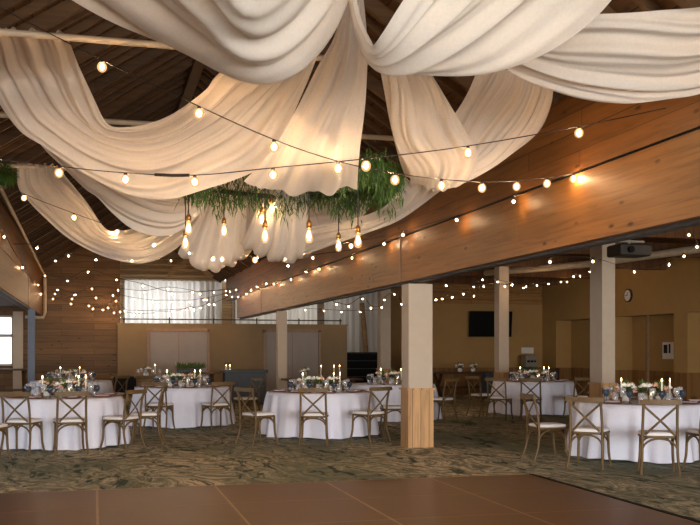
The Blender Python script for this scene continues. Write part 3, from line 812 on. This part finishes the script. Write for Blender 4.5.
# black slatted riser + leaning pole
rp = aty(368, 350, 33.2)
r = empty('stair_riser', (rp.x, 33.2, 0), 'black slatted bleacher steps right of the stage wall', 'bleachers')
MB().box(-.85, .85, .1, .6, 0, 1.38).build('body', M['black'], r)
for i in range(5): MB().box(-.85, .85, -.35 + i * .08, .1, .28 * i, .28 * i + .24).build('step', M['black'], r); 
for i in range(5): MB().box(-.85, .85, -.37 + i * .08, -.33 + i * .08, .28 * i + .22, .28 * i + .245).build('nosing', M['side_dark'], r)
o = MB().tube([aty(362, 303, 33.6), aty(366, 352, 33.9)], .09, 6, .05).build('leaning_board', M['slat']); tag(o, 'dark board leaning before the curtain above the riser', 'board')
# rain pipe at the left beam end
pb = aty(44, 250, 30.0)
m = MB().tube([aty(45, 278, 30.0), aty(45, 312, 30.0), aty(43.5, 317.5, 30.0), aty(25, 317, 30.0)], .05, 8); o = m.build('wall_pipe', M['pipe']); tag(o, 'pale pipe bending around the end of the left beam', 'pipe')
o = MB().tube([at(0, 187, 13.8), aty(45, 276, 29.9)], .03, 6).build('guy_rod', M['pipe']); tag(o, 'thin pale rod sloping down to the left beam end', 'rod')

# ------------------------------------------------------------------ tie rods
for (y, lab) in ((8.13, 'nearest'), (11.0, 'second'), (14.0, 'third')):
    o = MB().tube([(XL + .08, y, 4.0), (XR - .08, y, 4.0)], .03, 8).build('tie_rod', M['pipe']); tag(o, 'pale steel tie rod across the roof, %s from the camera' % lab, 'rod', 'roof tie rods')

# ------------------------------------------------------------------ fabric swags
def swag(rails, pleats, amp, label, seed, ns=90, nv=80, hem=0, sharp=.8):
    rr = random.Random(seed)
    R = [resample(cr([at(*p) for p in rl], 8), ns) for rl in rails]
    g = []
    cols = []
    for i in range(ns):
        q = cr([R[k][i] for k in range(len(R))], 24); cols.append(resample(q, nv))
    ph = [rr.uniform(0, 6.28) for _ in range(6)]
    out = []
    for i in range(ns):
        s = i / (ns - 1); row = []
        for j in range(nv):
            v = j / (nv - 1)
            a = cols[max(0, i - 1)][j]; b = cols[min(ns - 1, i + 1)][j]; c_ = cols[i][max(0, j - 1)]; d_ = cols[i][min(nv - 1, j + 1)]
            n = (b - a).cross(d_ - c_); n = n.normalized() if n.length > 1e-9 else Vector((0, 0, 1))
            wob = .5 * math.sin(3.1 * s * PI + ph[0]) + .35 * math.sin(5.3 * s + 7 * v + ph[1])
            x = pleats * v + wob * .35
            f = math.sin(2 * PI * x + ph[2]); f = (abs(f) ** sharp) * (1 if f > 0 else -1)
            f = .6 * f + .3 * math.sin(2 * PI * x * 1.73 + ph[3] + 2 * s) + .13 * math.sin(2 * PI * x * 2.9 + ph[4] - 1.5 * s)
            wd = (cols[i][-1] - cols[i][0]).length
            k = amp * min(1.0, .35 + wd / 1.2)
            e = min(1, 8 * v + .25, 8 * (1 - v) + .25)
            p = cols[i][j] + n * (f * k * e)
            if hem and s > .9: p = p + Vector((0, 0, hem * (s - .9) * 10 * math.sin(2 * PI * pleats * .8 * v + ph[5])))
            row.append(p)
        out.append(row)
    o = MB().grid(out).build('fabric_swag', M['chiffon']); 
    return tag(o, label, 'drape', 'ivory chiffon ceiling swags')
def dz(pts, d0, d1, ends=None):
    "pixel list -> (px,py,d): depth d1 in the sag, d0 at both ends"
    n = len(pts); out = []
    for i, p in enumerate(pts):
        s = i / (n - 1); w = math.sin(PI * s); out.append((p[0], p[1], d0 + (d1 - d0) * w if ends is None else d0 + (d1 - d0) * s))
    return out
lin = True
# front left
swag([dz([(-115, -100), (-40, -70), (30, -30), (68, -2), (110, 22), (150, 40), (190, 55), (225, 71), (255, 81), (282, 80), (305, 68), (325, 47), (340, 22), (350, -6)], 5.6, 5.35),
      dz([(-110, -112), (-20, -90), (65, -48), (120, -10), (165, 20), (205, 45), (240, 63), (268, 66), (295, 52), (320, 28), (337, 2), (350, -25)], 5.5, 4.95),
      dz([(-105, -124), (0, -110), (100, -66), (160, -20), (200, 10), (235, 36), (262, 42), (290, 26), (315, 0), (335, -25), (350, -45)], 5.4, 4.55),
      dz([(-100, -134), (30, -135), (140, -105), (190, -50), (222, -15), (248, 2), (266, -4), (292, -24), (320, -50), (348, -68)], 5.3, 4.15),
      dz([(-95, -142), (60, -165), (180, -150), (225, -90), (245, -60), (260, -50), (275, -55), (300, -70), (325, -90), (349, -100)], 5.3, 3.8)],
     3.2, .05, 'big front left swag of ivory chiffon at the top of the hall', 1)
# front right
swag([dz([(350, -6), (357, 25), (365, 48), (376, 66), (400, 73), (440, 75), (480, 73.5), (520, 64), (560, 45), (595, 18), (622, -12), (680, -75), (755, -135)], 5.6, 5.35),
      dz([(350, -10), (357, 22), (365, 45), (376, 63), (397, 66), (430, 58), (470, 42), (510, 20), (550, -8), (585, -38), (660, -95), (748, -144)], 5.55, 5.1),
      dz([(350, -16), (356, 18), (364, 40), (375, 57), (392, 51), (417, 34), (447, 11), (478, -15), (510, -45), (545, -78), (640, -125), (740, -152)], 5.5, 4.8),
      dz([(350, -22), (354, 10), (361, 32), (371, 47), (382, 35), (396, 12), (413, -15), (430, -42), (450, -70), (480, -105), (600, -155), (730, -160)], 5.45, 4.6)],
     3.4, .045, 'big front right swag of ivory chiffon beside the top centre', 2)
gp = at(351, -55, 5.45)
o = MB().tube([gp + Vector((0, 0, -.25)), gp, (XC, gp.y, ZRG - .27)], .02, 8).build('gather_rope', M['cord']); tag(o, 'dark rope gathering the front swags up to the ridge beam', 'rope')
# right band
swag([dz([(480, 48), (515, 74), (550, 89), (580, 98), (610, 102), (640, 102.5), (670, 99), (700, 94), (745, 78), (790, 45)], 6.5, 6.3),
      dz([(490, 35), (530, 58), (570, 72), (610, 77), (650, 76), (690, 71), (745, 54), (790, 28)], 6.4, 6.1),
      dz([(500, 25), (545, 40), (585, 46), (620, 47), (660, 45), (700, 40), (745, 28), (795, 8)], 6.3, 5.95),
      dz([(510, 12), (550, 15), (590, 14), (625, 13), (660, 10.5), (700, 7), (745, -2), (800, -15)], 6.2, 5.85)],
     3.4, .05, 'wide chiffon swag running to the right above the timber beam', 3)
# middle strip
swag([dz([(346, -12), (335, 35), (317, 68), (297, 108), (272, 150), (244, 182)], 6.1, 8.0, 1),
      dz([(352, -12), (345, 40), (333, 80), (316, 125), (297, 165), (280, 192)], 6.05, 8.0, 1),
      dz([(358, -12), (356, 40), (350, 85), (341, 130), (330, 168), (320, 193)], 6.05, 8.0, 1),
      dz([(363, -12), (367, 38), (367, 70), (364, 115), (359, 155), (357, 188)], 6.1, 8.0, 1)],
     4, .024, 'narrow chiffon strip falling from the top centre to the greenery hoop', 4, hem=.02)
# big left swag on nearest rod
def rod_pt(px, y=8.13, z=4.0):
    u = (px - CX) / F; d = y / (CO - u * SI); return (px, H0 - (z - CZ) * F / d, d)
def rails_from_rod(pxs, lists, d_list, y=8.13):
    out = []
    for px, pts, (da, db) in zip(pxs, lists, d_list):
        r0 = rod_pt(px, y); n = len(pts)
        out.append([(px + 0, r0[1] - 3, r0[2])] + [(p[0], p[1], da + (db - da) * (i / (n - 1)) ** 1.6) for i, p in enumerate(pts)])
    return out
swag(rails_from_rod([-34, -8, 18, 43, 67],
     [[(-12, 85), (17, 128), (43, 146), (71, 165), (100, 182), (129, 194.5), (152, 199), (174, 198.5), (200, 191), (240, 178), (264, 165), (280, 143), (298, 104), (314, 66), (332, 15)],
      [(12, 75), (40, 113), (75, 145), (110, 163), (145, 172), (178, 170), (208, 157), (236, 134), (262, 104), (285, 76), (325, 18)],
      [(36, 75), (60, 110), (90, 135), (120, 148), (150, 150), (180, 141), (210, 122), (238, 96), (262, 72), (318, 15)],
      [(58, 74), (78, 107), (100, 131), (125, 139), (150, 137), (175, 129), (200, 112), (222, 92), (240, 70), (310, 12)],
      [(80, 68), (95, 100), (108, 124), (128, 127), (150, 123), (170, 115), (190, 102), (207, 88), (222, 70), (300, 10)]],
     [(8.9, 7.2), (8.8, 7.1), (8.7, 7.0), (8.6, 6.9), (8.5, 6.8)]),
     4.5, .045, 'large left swag hung from the nearest tie rod', 5, ns=120)
# second layer under it
swag([dz([(22, 118), (43, 147), (62, 167), (84, 189), (97, 198), (112, 213), (131, 228), (150, 235), (170, 235), (186, 227), (200, 214), (216, 193)], 10.0, 10.2),
      dz([(40, 118), (70, 150), (98, 178), (125, 200), (150, 213), (172, 216), (192, 208), (207, 198), (224, 184)], 9.8, 10.0),
      dz([(55, 118), (85, 145), (112, 168), (138, 185), (160, 195), (182, 195), (205, 185), (232, 172)], 9.6, 9.7),
      dz([(70, 118), (100, 140), (130, 158), (155, 170), (180, 172), (205, 165), (240, 155)], 9.4, 9.4)],
     5, .04, 'chiffon layer hanging just below the large left swag', 6)
# far left swag
swag(rails_from_rod([17, 30, 43, 57],
     [[(18, 187), (30, 203), (45, 218), (65, 236), (85, 248), (105, 257), (130, 263), (150, 262), (168, 254), (183, 243), (205, 220)],
      [(36, 190), (55, 213), (75, 230), (100, 243), (128, 249), (155, 245), (180, 230), (205, 212)],
      [(54, 190), (75, 215), (95, 234), (120, 241), (145, 236), (175, 220), (205, 203)],
      [(70, 182), (88, 204), (105, 228), (120, 231), (140, 226), (160, 214), (205, 195)]],
     [(13.4, 11.2), (13.3, 11.1), (13.2, 11.0), (13.1, 10.9)], 14.0),
     5, .045, 'far left swag hung from the third tie rod', 7)
# far strips behind the hoop
def far_strip(edges, dlist, tail, pl, label, seed):
    rl = []
    for e in edges:
        pts = [(p[0], p[1], d) for p, d in zip(e, dlist)]
        x, y = e[-1]
        pts += [(x + tail * .4, y - 3, dlist[-1] + .9), (x + tail, y - 18, dlist[-1] + 2.2), (x + tail * 1.3, y - 40, dlist[-1] + 3.6)]
        rl.append(pts)
    swag(rl, pl, .035, label, seed, ns=80)
far_strip([[(213, 185), (201, 213), (186, 238), (178, 253)], [(222, 185), (214, 222), (204, 252), (197, 267)], [(233, 185), (228, 222), (222, 252), (214, 270)], [(246, 185), (246, 218), (246, 240), (243, 258)]],
          [10.4, 10.7, 11.0, 11.3], 14, 4, 'far chiffon strip behind the hanging bulbs, left one', 8)
far_strip([[(263, 190), (253, 218), (245, 236), (240, 244)], [(276, 190), (268, 225), (262, 248), (259, 256)], [(292, 190), (288, 225), (284, 252), (281, 262)], [(308, 190), (307, 222), (306, 244), (303, 258)]],
          [10.2, 10.4, 10.7, 11.0], 16, 4, 'far chiffon strip behind the hanging bulbs, centre one', 9)
swag([dz([(446, 186), (433, 197), (400, 220), (364, 234), (336, 244), (307, 254), (285, 258)], 9.2, 11.4, 1),
      dz([(428, 184), (408, 204), (385, 217), (360, 226), (335, 234), (307, 241), (285, 244)], 9.1, 11.3, 1),
      dz([(405, 177), (389, 202), (372, 213), (355, 218), (335, 222), (305, 227), (285, 230)], 9.0, 11.2, 1)],
     3.5, .035, 'chiffon tail sweeping left from the right swag to the hoop', 10)
swag([dz([(385, 170), (368, 210), (340, 228), (305, 236)], 11.6, 12.2, 1), dz([(375, 165), (355, 198), (335, 212), (300, 216)], 11.5, 12.1, 1), dz([(360, 160), (345, 182), (325, 192), (298, 195)], 11.4, 12.0, 1)],
     4, .04, 'peach lit chiffon fold deep behind the greenery hoop', 11)
swag([[(214, 176, 11.6), (206, 205, 11.8), (204, 226, 12.0), (208, 240, 12.3)], [(240, 176, 11.7), (238, 205, 11.9), (236, 232, 12.1), (236, 248, 12.4)],
      [(266, 176, 11.8), (266, 205, 12.0), (264, 230, 12.2), (262, 246, 12.5)], [(300, 178, 11.9), (300, 205, 12.1), (298, 222, 12.3), (296, 234, 12.6)]],
     6, .04, 'broad chiffon panel deep behind the far strips', 14)
# right hanging strip and right swag
swag([dz([(378, 58), (384, 90), (390, 125), (398, 156), (405, 177)], 7.4, 8.9, 1), dz([(394, 58), (402, 100), (412, 142), (421, 170), (424, 187)], 7.4, 8.9, 1),
      dz([(408, 58), (424, 98), (440, 134), (448, 162), (444, 190)], 7.5, 8.9, 1), dz([(422, 58), (446, 98), (466, 132), (478, 156), (466, 182)], 7.6, 8.9, 1)],
     4, .035, 'chiffon strip right of centre gathered beside the greenery', 12)
swag([dz([(554, 80), (551, 104), (540, 130), (518, 149), (492, 168), (462, 184), (436, 192)], 8.6, 9.2, 1), dz([(532, 74), (526, 104), (510, 132), (488, 152), (465, 168), (440, 182), (425, 186)], 8.6, 9.1, 1),
      dz([(508, 70), (498, 100), (482, 126), (463, 146), (444, 162), (425, 174), (415, 180)], 8.6, 9.1, 1), dz([(478, 68), (468, 92), (456, 112), (440, 132), (424, 150), (412, 165), (406, 174)], 8.6, 9.0, 1)],
     5, .04, 'chiffon swag falling from the right eave before the timber wall', 13)

# ------------------------------------------------------------------ greenery hoop and pendants
HC = at(293, 350, 9.3); HC.z = 3.10; HR = .98
hoop = empty('greenery_hoop', HC, 'hanging hoop of green fern foliage below the swags', 'hoop')
ring = [Vector((HR * math.cos(2 * PI * k / 40), HR * math.sin(2 * PI * k / 40), 0)) for k in range(41)]
MB().tube(ring, .025, 8).build('ring', M['dark'], hoop)
for k in range(3):
    a = 2 * PI * k / 3 + .4; MB().tube([(HR * math.cos(a), HR * math.sin(a), 0), (.02 * math.cos(a), .02 * math.sin(a), 4.3 + 1.2 - HC.z)], .006, 6).build('hanger', M['cord'], hoop)
m = MB(); rr = random.Random(5)
def blade(m, b, d_, l, w):
    droop = Vector((0, 0, -.45 * l)); q = [b, b + d_ * l * .5 + droop * .25, b + d_ * l * .85 + droop]
    sd = d_.cross(Vector((0, 0, 1))); sd = sd.normalized() * w if sd.length > 1e-4 else Vector((w, 0, 0))
    m.add([q[0], q[1] + sd, q[2], q[1] - sd], [(0, 1, 2, 3)])
cdir = Vector((-HC.x, -HC.y, 0)).normalized()
for k in range(7600):
    a = rr.uniform(0, 2 * PI); o_ = Vector((math.cos(a), math.sin(a), 0))
    dens = .75 + .25 * o_.dot(Vector((CO, -SI, 0)))
    if rr.random() > dens: continue
    b = o_ * (HR + rr.gauss(0, .06)) + Vector((0, 0, rr.gauss(0, .07) + .05))
    d_ = Vector((rr.gauss(0, 1), rr.gauss(0, 1), rr.gauss(-.8, .8))).normalized()
    clump = .6 + .5 * math.sin(9 * a + 1) + .3 * math.sin(23 * a)
    blade(m, b + Vector((0, 0, -rr.random() * .15 * max(.1, clump))), d_, rr.uniform(.06, .15), .007)
m.build('foliage', M['fern'], hoop)

gl = at(5, 172, 13.0); g_ = empty('greenery_bunch', gl, 'dark bunch of greenery hanging at the left end of the third tie rod', 'greenery')
MB().tube([(0, 0, -.1), (0, 0, 4.0 - gl.z)], .008, 6).build('cord', M['cord'], g_)
m = MB()
for k in range(420):
    d_ = Vector((rr.gauss(0, 1), rr.gauss(0, 1), rr.gauss(-.2, 1))).normalized(); blade(m, d_ * rr.uniform(.02, .14), d_, rr.uniform(.06, .13), .012)
m.build('foliage', M['fern'], g_)

# one pendant
me_pglass0 = MB().lathe([(.014, 0), (.018, -.02), (.034, -.07), (.036, -.09), (.026, -.125), (.001, -.135)], 14, cap=False).mesh('bulb', M['bulb']); me_pglass = me_pglass0
me_pfil = MB().lathe([(.004, -.025), (.013, -.05), (.015, -.085), (.008, -.105), (.001, -.108)], 10, cap=False).mesh('filament', M['filament'])
PEND = [(188.6, 221, 9.2, 'leftmost, largest in view'), (185.5, 236, 9.5, 'just behind the leftmost'), (224, 224, 10.0, 'second spot from the left'), (262, 213, 10.2, 'upper left of the middle trio'),
        (271.5, 203, 10.22, 'top of the middle trio'), (265, 228, 8.4, 'lowest of the middle trio'), (309, 228, 8.35, 'alone right of the middle trio'), (338.6, 239, 10.15, 'second from the right'), (358, 233, 8.55, 'rightmost of the cluster')]
for (px, py, d, w) in PEND:
    p = at(px, py, d); r = empty('pendant_lamp', p, 'glowing filament bulb on a cord below the hoop, ' + w, 'lamp', group='filament pendants under the hoop')
    top = Vector((0, 0, HC.z - p.z))
    MB().tube([(0, 0, .045), top], .0055, 6).build('cord', M['cord'], r)
    MB().lathe([(.016, 0), (.024, .004), (.024, .045), (.014, .062), (.005, .075)], 12).build('socket', M['brass'], r)
    link('filament', me_pfil, r); link('bulb', me_pglass, r)

# ------------------------------------------------------------------ string lights
me_bulb = MB().ball((0, 0, 0), .038, 12, 8, (1, 1, 1.12)).mesh('bulb', M['bulb'])
me_core = MB().ball((0, 0, 0), .017, 8, 6, (1, 1, 1.3)).mesh('filament', M['core'])
me_core_far = MB().ball((0, 0, 0), .0125, 8, 6).mesh('filament', M['core'])
me_bulb_far = MB().ball((0, 0, 0), .024, 8, 6).mesh('bulb', M['bulb'])
me_sock = MB().lathe([(.013, .03), (.015, .034), (.015, .05), (.007, .058)], 8).mesh('socket', M['socket'])
def string(bulbs, label, ends=(None, None), r=.0042, far=False, drop=.055):
    "bulbs: world points of bulb centres in order"
    o0 = bulbs[0].copy()
    root = empty('string_light', o0, label, 'string light', group='warm festoon string lights')
    path = [b + Vector((0, 0, drop)) for b in bulbs]
    if ends[0] is not None: path = [ends[0]] + path
    if ends[1] is not None: path = path + [ends[1]]
    pts = cr([p - o0 for p in path], 4)
    MB().tube(pts, r, 6).build('cord', M['cord'], root)
    for b in bulbs:
        s = link('socket', me_sock, root, b - o0); bl = link('bulb', me_bulb_far if far else me_bulb, root, b - o0); link('filament', me_core_far if far else me_core, bl)
    return root
# A: nearest cord, left roof to right beam
A = [(102, 67, 7.6), (199, 113.5, 7.3), (274, 147, 7.2), (338, 168.5, 7.3), (395, 180, 7.8), (441.6, 185.7, 8.2), (482, 188, 8.6), (516.6, 186.6, 9.05), (547, 183.6, 9.2), (573.6, 179, 9.3)]
string([at(*p) for p in A], 'nearest festoon string crossing from the left roof to the right beam', (at(-15, 0, 7.8), atx(582, 168, XR - .005)))
B = [(-6, 165, 8.1), (59, 173, 8.05), (125.5, 179.5, 7.95), (194.7, 182, 7.75), (273, 175, 7.4), (366, 166, 7.25), (468, 153, 7.5), (579, 133, 7.95)]
rb = string([at(*p) for p in B], 'festoon string passing low across the large left swag', (at(-60, 150, 8.2), atx(666, 108, XR + .03)))
o_ = rb.location.copy(); q0, q1 = at(155, 174.6, 7.87) - o_, at(189, 175.2, 7.77) - o_
MB().tube([q0, q0.lerp(q1, .5) + Vector((0, 0, -.004)), q1], .013, 8).build('plug_connector', M['socket'], rb)
Cc = [(24, 198, 12.6), (74, 217.5, 12.6), (117, 232.5, 12.6), (154, 245, 12.5), (189, 254, 12.3), (213, 259, 12.2), (222, 259.3, 12.2), (255, 260, 12.2), (285, 259, 12.4), (303, 253, 12.6), (351, 246, 13.5)]
string([at(*p) for p in Cc], 'festoon string in front of the far left swag', (at(-25, 170, 12.6), atx(384, 236, XR - .01)))
E = [(574, 172), (513.6, 201.6), (456.6, 220), (403, 235), (384, 244), (352, 258), (319, 269), (306, 272), (291, 279.6), (274, 284), (266, 284), (257, 287), (251, 290.5), (246.6, 294), (238, 297)][1:]
string([atx(a, b, XR - .13) for a, b in E], 'festoon string along the seam of the right timber beam', (atx(570, 176, XR - .02), None), far=True)
LB = [(4, 237), (24, 248), (37, 254), (21, 267.6), (37, 285), (40.5, 294)]
string([atx(a, b, XL + .05) for a, b in [(-12, 220), (4, 237), (22.5, 267.6), (38, 285), (41, 294)]], 'festoon string along the left timber beam', far=True)
def row(px, y, label, ends=(None, None)):
    string([aty(a, b, y) for a, b in px], label, ends, far=True, r=.006)
row([(37, 248), (55.5, 261), (68.6, 256), (96, 260), (132, 261), (171, 261), (202, 262)], 20.0, 'far festoon string just under the far left swag', (aty(12, 244, 20), None))
row([(45, 276), (67.5, 281), (88, 272), (116.6, 280), (143, 286), (172, 294), (214, 292.6), (230, 292)], 24.5, 'far festoon string swagged above the stage curtain, upper')
row([(57.6, 290), (75, 295), (92, 289), (118, 290.4), (144.4, 292.6), (168, 289), (192.6, 292.4), (200, 294), (226, 291), (236, 290)], 26.5, 'far festoon string across the plank wall and curtain top')
row([(55, 294), (72, 299), (96, 298), (113, 295.6), (133, 299.4), (153, 302), (157.6, 302), (170.6, 302), (181, 302), (190, 302), (204, 300), (206.6, 300), (226, 295)], 28.0, 'far festoon string across the middle of the stage curtain')
row([(53, 299), (71, 304), (89, 306), (103, 310), (116, 301), (125, 311), (137, 312), (141, 312.4), (172.4, 311.4), (186.6, 310), (200.6, 308), (209, 304.6), (214, 304.6), (232, 297)], 29.5, 'far festoon string lowest over the stage curtain')
row([(93, 309), (108, 308), (114, 313), (120, 312), (134, 315), (155, 314.6), (157, 313), (174, 313), (190.6, 308.4), (194, 310)], 30.05, 'farthest festoon string close above the stage wall')
row([(363, 249), (358, 252), (313, 258), (288, 266), (257, 258)], 17.0, 'short festoon string before the upper timber planks')
row([(305.4, 310), (324, 311), (341.4, 312), (360, 312), (378, 311), (390, 306)], 30.0, 'festoon string under the far end of the right beam')
row([(324.6, 301.6), (336.6, 304.4), (348.6, 306.6), (362.6, 299), (371, 308), (381.6, 307.6), (384.4, 300), (394.4, 294.4), (401.6, 304.4)], 22.0, 'festoon string behind the beam left of the thick pillar')
string([at(*p) for p in [(436, 300, 20), (442, 299, 20.5), (452, 297.5, 21), (463.4, 294, 21.5), (473.7, 287, 22), (482.7, 280, 22.5), (497.7, 282, 23), (512, 285, 23.5), (526, 286.8, 24), (537, 285.6, 24.5), (548.7, 284, 25), (561, 282, 25.5), (573.6, 276.6, 26), (580, 276, 26.5), (590, 272, 27)]],
       'festoon string in the right aisle above the television', far=True)
string([at(*p) for p in [(446, 285.6, 18), (474, 296, 21), (483.6, 286.6, 22), (505, 286.4, 24), (523.4, 288, 26), (567, 282, 28)]], 'second festoon string in the right aisle before the plank band', far=True)
string([at(*p) for p in [(550, 262, 12), (593, 261.6, 13.6), (634.4, 272, 18), (669, 265, 17), (684, 256.4, 15), (697, 247, 14), (689, 235, 13)]], 'festoon string in the right aisle past the projector', far=True)

# ------------------------------------------------------------------ light
def area(name, loc, rot, sx, sy, e, col):
    l_ = bpy.data.lights.new(name, 'AREA'); l_.shape = 'RECTANGLE'; l_.size = sx; l_.size_y = sy; l_.energy = e; l_.color = col
    o = bpy.data.objects.new(name, l_); COL.objects.link(o); o.location = loc; o.rotation_euler = rot; return o
DAY = (.95, .95, .93)
area('daylight_front', (3.5, YF + .02, 1.6), (PI / 2, 0, 0), 12.0, 2.6, 1850, DAY)
area('daylight_stage', (2.2, YB - .35, 3.0), (-PI / 2, 0, 0), 3.0, 1.8, 40, (.93, .96, 1))
area('daylight_stage', (7.0, YB - .35, 3.0), (-PI / 2, 0, 0), 4.0, 1.6, 17, (1, .96, .9))
for k, a in enumerate((0.5, 6.5, 12.5, 18.5, 24.5)):
    area('daylight_side', (-7.9, a + 2, 1.5), (0, -PI / 2, 0), 2.0, 3.9, 22, DAY)
w = bpy.data.worlds.new('sky'); sc.world = w; w.use_nodes = True
bg = w.node_tree.nodes['Background']; bg.inputs[0].default_value = (.86, .93, 1, 1); bg.inputs[1].default_value = 2.0
